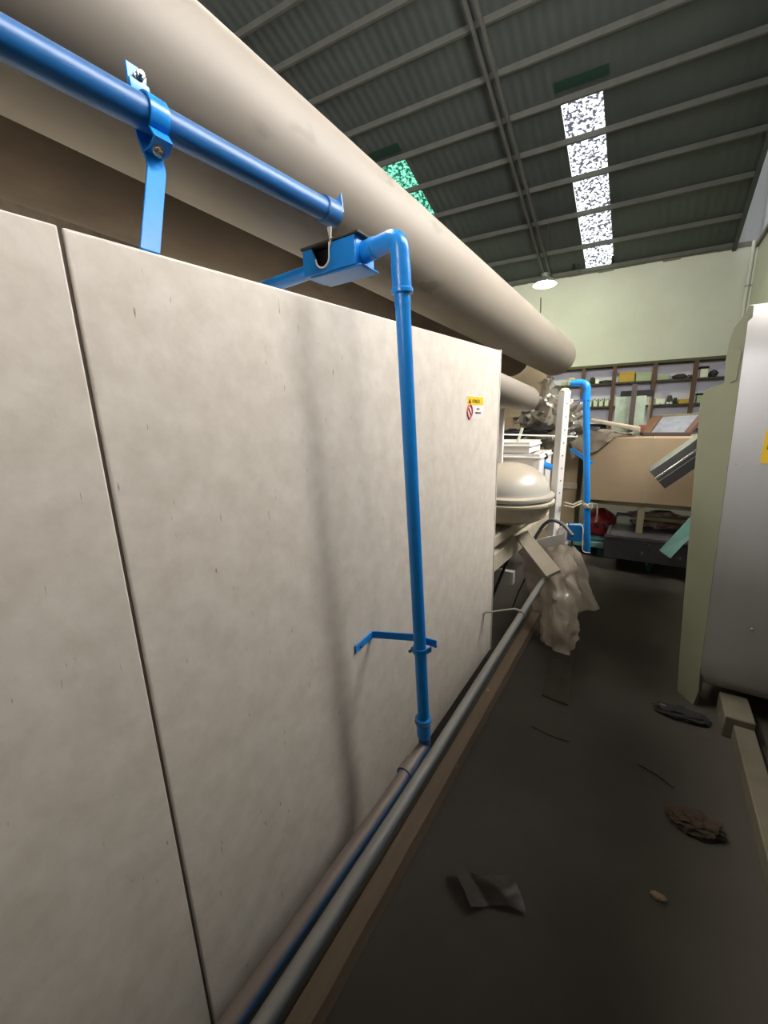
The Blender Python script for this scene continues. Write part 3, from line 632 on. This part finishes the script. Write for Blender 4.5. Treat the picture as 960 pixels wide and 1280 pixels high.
# things lying on the carton
tag(MB().grid([[V((k0.x-.18,4.56,cz1+.06)),V((-.34,4.56,cz1+.07)),V((-.12,4.56,cz1+.055))],[V((k0.x-.2,4.48,cz1+.05)),V((-.33,4.45,cz1+.055)),V((-.22,4.45,cz1+.045))],[V((k0.x-.12,4.43,cz1-.20)),V((-.42,4.44,cz1-.12)),V((-.30,4.44,cz1-.03))]], 8, .035, 8, 7, .012).build('dusty_cloth', 'cloth', angle=80), 'dusty tan cloth slumping over the left corner of the wide carton', 'cloth')
tag(MB().hexa([V((-.57,4.66,cz1+.155)),V((-.09,4.60,cz1+.05)),V((-.09,4.8,cz1+.06)),V((-.57,4.86,cz1+.175)),V((-.57,4.66,cz1+.19)),V((-.09,4.60,cz1+.085)),V((-.09,4.8,cz1+.09)),V((-.57,4.86,cz1+.19))]).build('foam_board', 'cloth', bevel=.01), 'long dusty foam strip sloping above the grey motor on the carton', 'strip')
mo = thing('electric_motor', 'small grey motor with dark end caps on the wide carton, right of the far pipe', 'motor', (-.42,4.72,cz1))
p = ony(745,535,4.7)
MB().lathe((p.x-.1,4.72,p.z-.02), [(0,0),(.055,0),(.06,.01),(.06,.13),(.055,.14),(0,.14)], 24, (1,0,0)).build('casing', 'darkgrey', mo)
MB().lathe((p.x+.04,4.72,p.z-.02), [(.05,0),(.066,.002),(.066,.05),(.04,.055),(0,.055)], 24, (1,0,0)).build('end_cap', 'black', mo)
MB().box(p.x-.10,4.65,cz1,p.x+.08,4.79,p.z-.06).build('foot', 'cloth', mo, bevel=.004)
nb = ony(723,505,4.62)
tag(MB().obox(nb+V((0,.1,-.01)), V((.07,.02,0)), V((-.02,.08,0)), V((0,0,.055))).build('navy_box', 'navy', bevel=.008), 'navy blue plastic box between the white post and the far blue pipe', 'box')
sp = thing('support_block', 'tan carton stack under the navy box behind the white post', 'carton', (-.75,4.7,0)); 
MB().box(-.98,4.6,0,-.60,5.0,nb.z-.066).build('body', 'tan', sp, bevel=.006)
MB().box(-.985,4.59,.7,-.595,4.605,.76).build('tape', 'cloth', sp, smooth=False)
# framed pane
YP = 4.75
pf = thing('framed_pane', 'wood-framed mottled pane lying tilted on the right of the wide carton', 'frame', (.25,4.8,cz1))
A_, B_, C_, D_ = ony(806,543,YP), ony(858,546,YP), ony(880,517,YP+.25), ony(822,521,YP+.25)
A_.z = max(A_.z, cz1+.015); B_.z = max(B_.z, cz1+.015)
MB().bar(A_-V((.02,0,0)), B_+V((.03,0,0)), .035, .04).build('frame_bar', 'shelfdark', pf, bevel=.003)
MB().bar(D_-V((.02,0,0)), C_+V((.03,0,0)), .025, .025).build('frame_bar', 'dimolive', pf, bevel=.003)
MB().bar(A_, D_, .085, .03).build('frame_bar', 'bark', pf, bevel=.003)
MB().bar(B_, C_, .05, .04).build('frame_bar', 'wood', pf, bevel=.003)
MB().prism([A_+V((0,0,.0)), B_, C_, D_], (0,0,-.006)).build('pane', 'glass', pf, smooth=False)
# green card, dark post and dark bar
gc = [ony(770,500,4.95), ony(808,496,4.95)]
tag(MB().box(gc[0].x, 4.95, cz1, gc[1].x, 4.99, gc[0].z+.03).build('mottled_card', 'poster', bevel=.002), 'mottled pale green card standing upright on the wide carton', 'card')
pp = ony(794,480,4.9)
tag(MB().box(pp.x-.022,4.88,cz1,pp.x+.022,4.92,pp.z).build('dark_upright', 'shelfdark', bevel=.002), 'dark upright stick standing in front of the green card', 'stick')
db = ony(795,493,5.02)
hb = thing('dark_bar', 'dark level bar on two thin props behind the dark upright stick', 'bar', (db.x,5.03,cz1))
MB().box(db.x-.14,5.02,db.z-.025,db.x+.15,5.06,db.z+.04).build('bar', 'black', hb, bevel=.003)
for xx in (-.12,.13): MB().box(db.x+xx-.01,5.03,cz1,db.x+xx+.01,5.05,db.z-.025).build('prop', 'dimolive', hb)
rbk = ony(803,533,4.8)
tag(MB().obox(rbk+V((0,.03,-.01)), V((.03,0,0)), V((0,.03,0)), V((0,0,.025))).build('brick_fragment', mat('brick_red', (112,56,40), .8), bevel=.004), 'reddish broken block at the left end of the framed pane', 'block')
# red sack, teal pallet and leaning board
rs = ony(752,652,4.75); 
pl = thing('teal_pallet', 'dark teal metal skid under the red sack', 'skid', (-.55,4.8,0))
zp_ = ony(745,672,4.6).z
MB().box(-.585,4.55,zp_-.05,-.29,5.15,zp_).build('deck', 'tealdark', pl, bevel=.005)
MB().box(-.585,4.53,zp_-.09,-.29,4.56,zp_-.03).build('front_bar', 'teal', pl, bevel=.004)
for x in (-.55,-.32): MB().box(x-.03,4.56,0,x+.03,5.1,zp_-.05).build('foot', 'tealdark', pl, bevel=.004)
rk = thing('red_sack', 'bulging red sack with faint dark print on the teal skid', 'sack', (rs.x,4.85,zp_))
MB().blob((rs.x-.02,4.85,zp_+.10), (.155,.20,.17), .13, 2.2, 4, 4, zp_+.002).build('sack', 'red', rk)
for i in range(4): MB().box(rs.x-.06+.04*i,4.628,zp_+.10,rs.x-.045+.04*i,4.70,zp_+.15).build('print_mark', 'ink', rk)
tag(MB().prism([ony(824,688,4.12), ony(838,698,4.08), ony(866,668,4.18), ony(864,645,4.24)], (.004,.012,.006)).build('teal_offcut', 'teal', smooth=False), 'pale teal board offcut leaning on the front of the tray cart', 'board')
# rag pile in the tray
tag(MB().blob((.18,4.95,zt0+.05), (.26,.18,.09), .4, 3.2, 9, 4, zt0+.001).build('rag_heap', mat('pale_rags', (150,138,124), .9, 0, (96,40,36), 5, .35)), 'pale and reddish rags heaped in the tray cart behind the table leg', 'rags')

# ================================================================== BACK SHELVES
sh = thing('shelving_unit', 'brown wooden shelving with lavender back panels along the back wall', 'shelf', room(.5, DB-.3, 0))
D0, D1 = DB-.42, DB-.02
UA = [-2.3, -1.36, -.43, .51, 1.48, 2.40, 3.2]
ua = [onb(x,y,D0).dot(RX) for x,y in ((727,500),(764,510),(814,505),(866,490))]
UA[2:6] = ua; UA[1] = ua[0]-.95; UA[0] = ua[0]-1.9; UA[6] = ua[3]+.88
ZS = [onb(800,477,D0).z, onb(800,507,D0).z, .95, .3]; ZTOP = onb(810,454,D0).z
for i, a in enumerate(UA):
    MB().rbox(a-.05, D0-.01, 0, a+.05, D0+.06, ZTOP).build('upright', 'wood', sh, smooth=False)
    MB().rbox(a-.04, D1-.08, 0, a+.04, D1-.03, ZTOP).build('back_post', 'palepost', sh, smooth=False)
for z in ZS: MB().rbox(UA[0], D0, z-.03, UA[-1], D1-.02, z+.015).build('shelf_board', 'shelfdark', sh, smooth=False)
MB().rbox(UA[0]-.1, D0-.03, ZTOP-.02, UA[-1]+.05, D1, ZTOP+.05).build('top_board', mat('green_brown_board', (72,66,44), .8), sh, smooth=False)
MB().rbox(UA[0], D1-.03, .0, UA[-1], D1-.01, ZTOP-.03).build('back_panel', 'shelfback', sh, smooth=False)
def sbox(name, lab, cat, pxa, pxb, row, m, depth=.22, group=None, detail=None):
    d = D0+.05; a0 = onb(pxa,ROWY[row],d).dot(RX); a1 = onb(pxb,ROWY[row],d).dot(RX); z = ZS[row]+.017
    return d, a0, a1, z
ROWY = [474, 505]
def carton(lab, pxa, pxb, row, hpx, m, cat='box', name='storage_box', lid=None):
    d, a0, a1, z = sbox(name, lab, cat, pxa, pxb, row, m); h = hpx*12.6/497
    t = thing(name, lab, cat, room((a0+a1)/2, d+.1, z))
    MB().rbox(a0, d, z, a1, d+.2, z+h*(1 if not lid else .78)).build('body', m, t, bevel=.004)
    if lid: MB().rbox(a0-.008, d-.008, z+h*.78, a1+.008, d+.208, z+h).build('lid', lid, t, bevel=.004)
    return t
carton('yellow ochre box on the top shelf, right above the row of bottles', 774, 793, 0, 10.5, 'gold', lid='gold')
carton('pale green box beside the yellow ochre box on the top shelf', 795, 814, 0, 8.5, 'pgreen', lid='pgreen')
carton('pale low green carton at the left of the third top-shelf bay', 821, 836, 0, 5.5, 'pgreen')
carton('cream box with a dark lid on the top shelf of the rightmost bay', 874, 884, 0, 11, 'palepost', lid='black')
carton('small greenish box with dark lid on the lower shelf of the rightmost bay', 870, 879, 1, 10, 'pgreen', lid='black')
carton('bright yellow tub on the top shelf just left of the far pipe', 712, 718, 0, 8, 'ybright', name='tub', cat='tub', lid='ybright')
carton('low pale box on the top shelf left of the yellow tub', 702, 709, 0, 4.5, 'pgreen')
carton('small pale tray between the dark coil and the dark bundle on the top shelf', 744.5, 749, 0, 4.5, 'bottle', name='tray', cat='tray')
carton('ochre low carton at the right of the lower shelf above the framed pane', 848, 862, 1, 4.5, 'gold')
carton('pale stack of papers on the lower shelf above the framed pane', 819, 831, 1, 6, 'bottle', name='paper_stack', cat='papers')
def blobs(lab, px, row, rad, m, seed, name='bundle', cat='bundle'):
    d, a0, a1, z = sbox(name, lab, cat, px, px+1, row, m); tag(MB().blob(room(a0, d+.12, z+rad[2]*.9), rad, .35, 3, seed, 3, z).build(name, m), lab, cat)
blobs('dark coil of hose on the top shelf above the bottles, left end', 741, 0, (.07,.08,.10), 'cap', 1, 'hose_coil', 'hose')
blobs('dark long bundle on the top shelf above the bottles', 757, 0, (.19,.08,.045), 'cap', 2)
blobs('brown tool bundle on the top shelf of the third bay', 850, 0, (.16,.09,.07), 'shelfdark', 3, 'tool_bundle', 'tools')
blobs('small dark lump at the right end of the third top-shelf bay', 863, 0, (.07,.07,.05), 'cap', 4)
blobs('dark grey lump beside the dark-lidded cream box', 892, 0, (.1,.08,.09), 'darkgrey', 5)
blobs('dark machine part on the lower shelf, tallest of the third bay', 837, 1, (.07,.07,.12), 'cap', 6, 'machine_part', 'part')
blobs('second dark machine part on the lower shelf of the third bay', 844, 1, (.05,.07,.085), 'cap', 7, 'machine_part', 'part')
blobs('grey lump beside the small lidded box on the lower shelf', 886, 1, (.08,.08,.09), 'darkgrey', 8)
# row of bottles
protos = {}
for i in range(13):
    kind = 'dark' if i % 3 == 1 else 'pale'
    px = 738.3 + i*2.35; d = D0+.07 + (.05 if kind == 'dark' else 0); a = onb(px, 505, d).dot(RX); z = ZS[1]+.016
    if kind not in protos:
        o = protos[kind] = thing('bottle', 'pale bottle with dark cap in the row on the lower shelf behind the far pipe' if kind == 'pale' else 'dark green bottle between the pale bottles in the lower shelf row', 'bottle', room(a, d, z), kind + ' bottles in the row on the lower shelf')
        MB().lathe(room(a,d,z), [(0,0),(.024,0),(.026,.01),(.026,.12),(.012,.16),(.012,.18),(0,.18)], 14).build('body', 'bottle' if kind == 'pale' else 'dkbottle', o)
        MB().lathe(room(a,d,z+.178), [(0,0),(.014,0),(.014,.035),(0,.035)], 12).build('cap', 'cap', o)
    else: o = copy_tree(protos[kind]); o.location = room(a, d, z)
    o.scale = (1,1,.86+.28*((i*7)%5)/5)
# little white pots along the lower shelf edge
for i, px in enumerate((820,823,829,834,838)):
    a = onb(px,508,D0+.03).dot(RX)
    tag(MB().lathe(room(a,D0+.045,ZS[1]+.016), [(0,0),(.028,0),(.032,.05),(.026,.055),(0,.055)], 14).build('small_pot', 'stwhite'), 'small white pot at the front edge of the lower shelf above the framed pane', 'pot', 'small white pots on the lower shelf')

# wall lamp and its wire, corner conduits, vent frame
YL = 11.0
lc = onb(681,356,YL)
lp = thing('pendant_lamp', 'glowing greenish-white pendant lamp hanging before the back wall', 'lamp', lc)
tl = (V((0,0,1)) + RY*.08).normalized()
MB().lathe(lc, [(.24,-.004),(.27,.0),(.25,.04),(.14,.13),(.09,.16),(.09,.24),(.0,.25)], 32, tl).build('reflector', 'lampcase', lp)
MB().lathe(lc, [(0,-.012),(.15,-.012),(.235,-.002),(0,0)], 32, tl).build('lens', 'lamp', lp)
MB().cyl(lc+tl*.25, V((lc.x, lc.y, roofz(lc)-.1)), .008, 8).build('drop_cord', 'wire', lp)
wb_ = onb(676,372,DB-.01); we = onb(674,402,DB-.01)
tag(MB().tube([wb_, (wb_+we)/2+V((.02,0,0)), we], .014, 8).build('wall_cable', 'wire'), 'thin dark cable running down the back wall below the lamp', 'cable')
for i, (px, r, lab) in enumerate(((936,.04,'paler conduit of the pair in the far right corner, on the left'), (941,.028,'narrower conduit of the pair in the far right corner, on the right'))):
    a = onb(px,345,DB-.07); pt_ = thing('corner_conduit', lab, 'conduit', V((a.x,a.y,ZTOP+.1)), 'conduits in the far right corner')
    MB().cyl(V((a.x,a.y,ZTOP+.1)), V((a.x,a.y,ZE+.0)), r, 14).build('pipe', 'wall', pt_)
    for z in (3.4, 4.4): MB().lathe(V((a.x,a.y,z)), [(r,0),(r+.012,.002),(r+.012,.05),(r,.052)], 14).build('clip', 'sheet', pt_)
v0, v1 = onb(717,334,DB-.32), onb(766,327,DB-.32); zv = (v0.z+v1.z)/2
vf = thing('eave_rack', 'small dark rack on the wall top under the bright skylight strip', 'rack', (v0+v1)/2)
a0, a1 = v0.dot(RX), v1.dot(RX)
for a in (a0, a1):
    MB().rbox(a-.035,DB-.35,zv,a+.035,DB-.29,zv+.26).build('post', 'black', vf, smooth=False)
    MB().rbox(a-.03,DB-.30,zv+.0,a+.03,DB+.02,zv+.05).build('bracket_arm', 'black', vf, smooth=False)
MB().rbox(a0,DB-.34,zv+.12,a1,DB-.30,zv+.17).build('rail', 'black', vf, smooth=False)
for k in range(1,7): MB().rbox(a0+(a1-a0)*k/7-.012,DB-.33,zv+.02,a0+(a1-a0)*k/7+.012,DB-.31,zv+.12).build('bar', 'black', vf, smooth=False)

# ================================================================== STEEL MACHINE (right)
B0 = V((.333,2.334,0)); A0 = V((.262,2.43,0)); dpl = (A0-B0).normalized(); npl = V((-dpl.y, dpl.x, 0)); cpl = npl.dot(B0)
onp = lambda px, py: plane(px, py, npl, cpl)
mc = thing('steel_machine', 'tall rounded stainless steel machine on the right with an olive end plate', 'machine', (.9,3.0,0))
# front sheet: profile (y,z) swept along x
prof = [(2.60,.10),(2.50,.09),(2.42,.10),(2.365,.13),(2.34,.19),(2.334,.30),(2.334,1.0),(2.334,1.66),(2.342,1.74),(2.365,1.82),(2.41,1.885),(2.47,1.925),(2.56,1.945),(3.9,1.945)]
b = MB(); x0, x1 = .335, 1.6
edge = lambda y, z: y*(.333-.045*(min(z,1.95)-.1)/1.8)/2.334 + max(0,y-2.56)*.2 + .001
ra = [b.bm.verts.new((edge(y,z), y, z)) for y, z in prof]; rb = [b.bm.verts.new((x1,y,z)) for y, z in prof]
for i in range(len(prof)-1): b.bm.faces.new((ra[i], rb[i], rb[i+1], ra[i+1]))
b.build('steel_cover', 'steel', mc, angle=60)
plate_edge = [proj((edge(y,z)-.001, y, z)) for y, z in prof if y <= 2.57 and (y < 2.35 or z > 1)][::-1]
poly = [(.372,2.40),(1.58,2.40),(1.58,3.95),(.62,3.95)]
MB().prism([V((x,y,.14)) for x, y in poly], (0,0,1.74)).build('inner_body', 'olive', mc, smooth=False)
op = [onp(*q) for q in ((873,864),(866,882),(853,881),(846,868),(849,820),(862,660),(872,540),(875,503),(880,490),(890,484),(905,479),(907,450),(911,428),(917,410),(925,399),(932,391))] + [onp(*q) for q in plate_edge]
MB().prism(op, -npl*.02 if npl.dot(V((0,-1,0))) > 0 else npl*.02).build('end_plate', 'olive', mc, bevel=.003)
e1 = [onp(*q) for q in ((921,430),(927,440),(921,475),(913,478))]
off = npl*.003 if npl.dot(EYE-B0) > 0 else -npl*.003
MB().tube([p+off for p in e1], .002, 6).build('embossed_line', 'olive', mc)
# yellow warning label on the steel
y_ = 2.333; l0 = ony(950.5,579,y_); l1 = ony(957,537,y_)
lx0 = (l0.x+l1.x)/2; lz0, lz1 = l0.z, l1.z; lw = .10
lb = MB().prism([(lx0+.006,y_,lz0),(lx0+lw-.006,y_,lz0),(lx0+lw,y_,lz0+.006),(lx0+lw,y_,lz1-.006),(lx0+lw-.006,y_,lz1),(lx0+.006,y_,lz1),(lx0,y_,lz1-.006),(lx0,y_,lz0+.006)], (0,-.0015,0)).build('warning_label', 'yellow', mc, smooth=False)
lb['label'] = 'yellow warning label with dark symbol'
zz = (lz0+lz1)/2
MB().box(lx0+.014,y_-.0022,zz-.012,lx0+lw-.014,y_-.0016,zz+.030).build('dark_symbol', 'ink', lb, smooth=False)
for (px, py) in ((921,580),(940,786)): 
    p = ony(px,py,2.334); bolt('rivet', p, (0,-1,0), .004, mc, 'steel')
# inclined chute
ch0 = ony(819,594,3.25); ch1 = ony(905,535,3.45); dd = (ch1-ch0).normalized()
sd_ = V((0,1,0)); upv = sd_.cross(dd).normalized(); upv = upv if upv.z > 0 else -upv
ce = ch0+dd*.85
MB().obox((ch0+ce)/2, (ce-ch0)/2, V((0,.14,0)), upv*.055).build('chute', mat('chute_steel', (96,96,96), .35, .4, (80,80,82), 5), mc, bevel=.006)
MB().obox((ch0+ce)/2-upv*.058+V((0,-.01,0)), (ce-ch0)/2, V((0,.135,0)), upv*.03).build('chute_underside', 'darkgrey', mc, bevel=.004)
MB().obox((ch0+ce)/2+V((0,-.143,-.004)), (ce-ch0)/2, V((0,.004,0)), upv*.006).build('chute_lip', 'chrome', mc, bevel=.002)
# base rail and foot
MB().box(.455,.2,0,.53,2.22,.075).build('base_rail', 'foot', mc, bevel=.005)
MB().box(.42,2.16,0,.53,2.36,.11).build('foot', 'foot', mc, bevel=.006)
MB().box(.74,-1.5,.0,1.6,2.25,3.2).build('added_side_blocker', 'darkgrey', mc, bevel=.02)  # added unseen block that keeps side light off the lower aisle
MB().box(.6,2.45,0,1.5,3.8,.15).build('plinth', 'rust', mc, smooth=False)

# ================================================================== LITTER ON THE FLOOR
def flat(label, pts, z, m, name, cat, amp=.004, seed=0, rows=None, th=.0015):
    g = [[onz(px,py,zz) for (px,py,zz) in r] for r in pts]
    tag(MB().grid(g, 7, amp, 9, seed, th).build(name, m, angle=80), label, cat)
flat('flat grey cardboard scrap on the floor just below the hanging film', [[(690,824,.01),(706,823,.01),(717,822,.01)],[(684,850,.006),(698,852,.012),(711,853,.006)],[(676,868,.008),(694,875,.006),(712,881,.01)]], 0, 'scrap', 'cardboard_scrap', 'scrap', .003, 1)
flat('crumpled translucent plastic scrap lying alone on the near floor', [[(568,1074,.045),(585,1088,.02),(608,1096,.03),(640,1094,.03)],[(577,1098,.05),(598,1108,.01),(622,1112,.035),(652,1116,.02)],[(590,1134,.03),(610,1132,.008),(636,1132,.02),(660,1146,.008)]], 0, 'film_dim', 'plastic_scrap', 'plastic scrap', .010, 2)
p = onz(857,890,.02); q = onz(829,884,.02)
rg = thing('rag', 'dark rag lying by the foot of the olive end plate', 'rag', (p.x,p.y,0))
MB().blob((p.x-.02,p.y-.02,.018), (.105,.045,.022), .35, 3, 3, 4, .001).build('cloth', 'rag', rg)
MB().blob((q.x,q.y,.02), (.022,.016,.015), .3, 3, 5, 3, .001).build('pale_end', 'scrap', rg)
p = onz(868,1028,.02)
tag(MB().blob((p.x,p.y,.018), (.08,.05,.03), .4, 3.5, 6, 4, .001).build('debris_lump', mat('dim_brown_rag', (62,42,30), .9, 0, (44,40,24), 8)), 'dim brown lump of rubbish on the dark floor beside the base rail', 'debris')
p = onz(823,1121,.005)
tag(MB().blob((p.x,p.y,.006), (.022,.012,.008), .3, 3, 7, 3, .0005).build('litter_chip', 'litter'), 'tiny tan chip on the dark near floor', 'chip')
p, q = onz(798,955,.004), onz(842,984,.004)
tag(MB().tube([V((p.x,p.y,.005)), V(((p.x+q.x)/2,(p.y+q.y)/2+.01,.005)), V((q.x,q.y,.005))], .004, 8).build('wire_scrap', 'wire'), 'thin dark wire scrap on the floor in front of the steel machine', 'wire')
p, q = onz(664,908,.0), onz(712,928,.0)
tag(MB().tube([V((p.x,p.y,.004)), V(((p.x+q.x)/2,(p.y+q.y)/2-.01,.004)), V((q.x,q.y,.004))], .0025, 8).build('wire_scrap', 'wire'), 'short dark wire on the floor below the cardboard scrap', 'wire')
p = onz(643,760,.02)
tag(MB().tube([ony(657,722,3.0), ony(648,740,3.0), ony(640,762,2.95), ony(636,780,2.9)], .006, 8).build('black_cable', 'wire'), 'black cable hanging under the stand beyond the enclosure edge', 'cable')

# ================================================================== LIGHT
def light(kind, name, loc, energy, col, **k):
    d = bpy.data.lights.new(name, kind); d.energy = energy; d.color = col
    for a, v in k.items(): setattr(d, a, v)
    o = bpy.data.objects.new(name, d); C.objects.link(o); o.location = loc; return o
light('POINT', 'lamp_light', lc - tl*.12, 150, (.92, 1, .64), shadow_soft_size=.16)
w = bpy.data.worlds.new('world'); bpy.context.scene.world = w; w.use_nodes = True
bg = w.node_tree.nodes['Background']; bg.inputs[0].default_value = (.92,.96,1,1); bg.inputs[1].default_value = 1.3

sc = bpy.context.scene
sc.view_settings.view_transform = 'Standard'; sc.view_settings.look = 'None'; sc.view_settings.gamma = 1; sc.view_settings.use_curve_mapping = False
sc.view_settings.exposure = 1.0
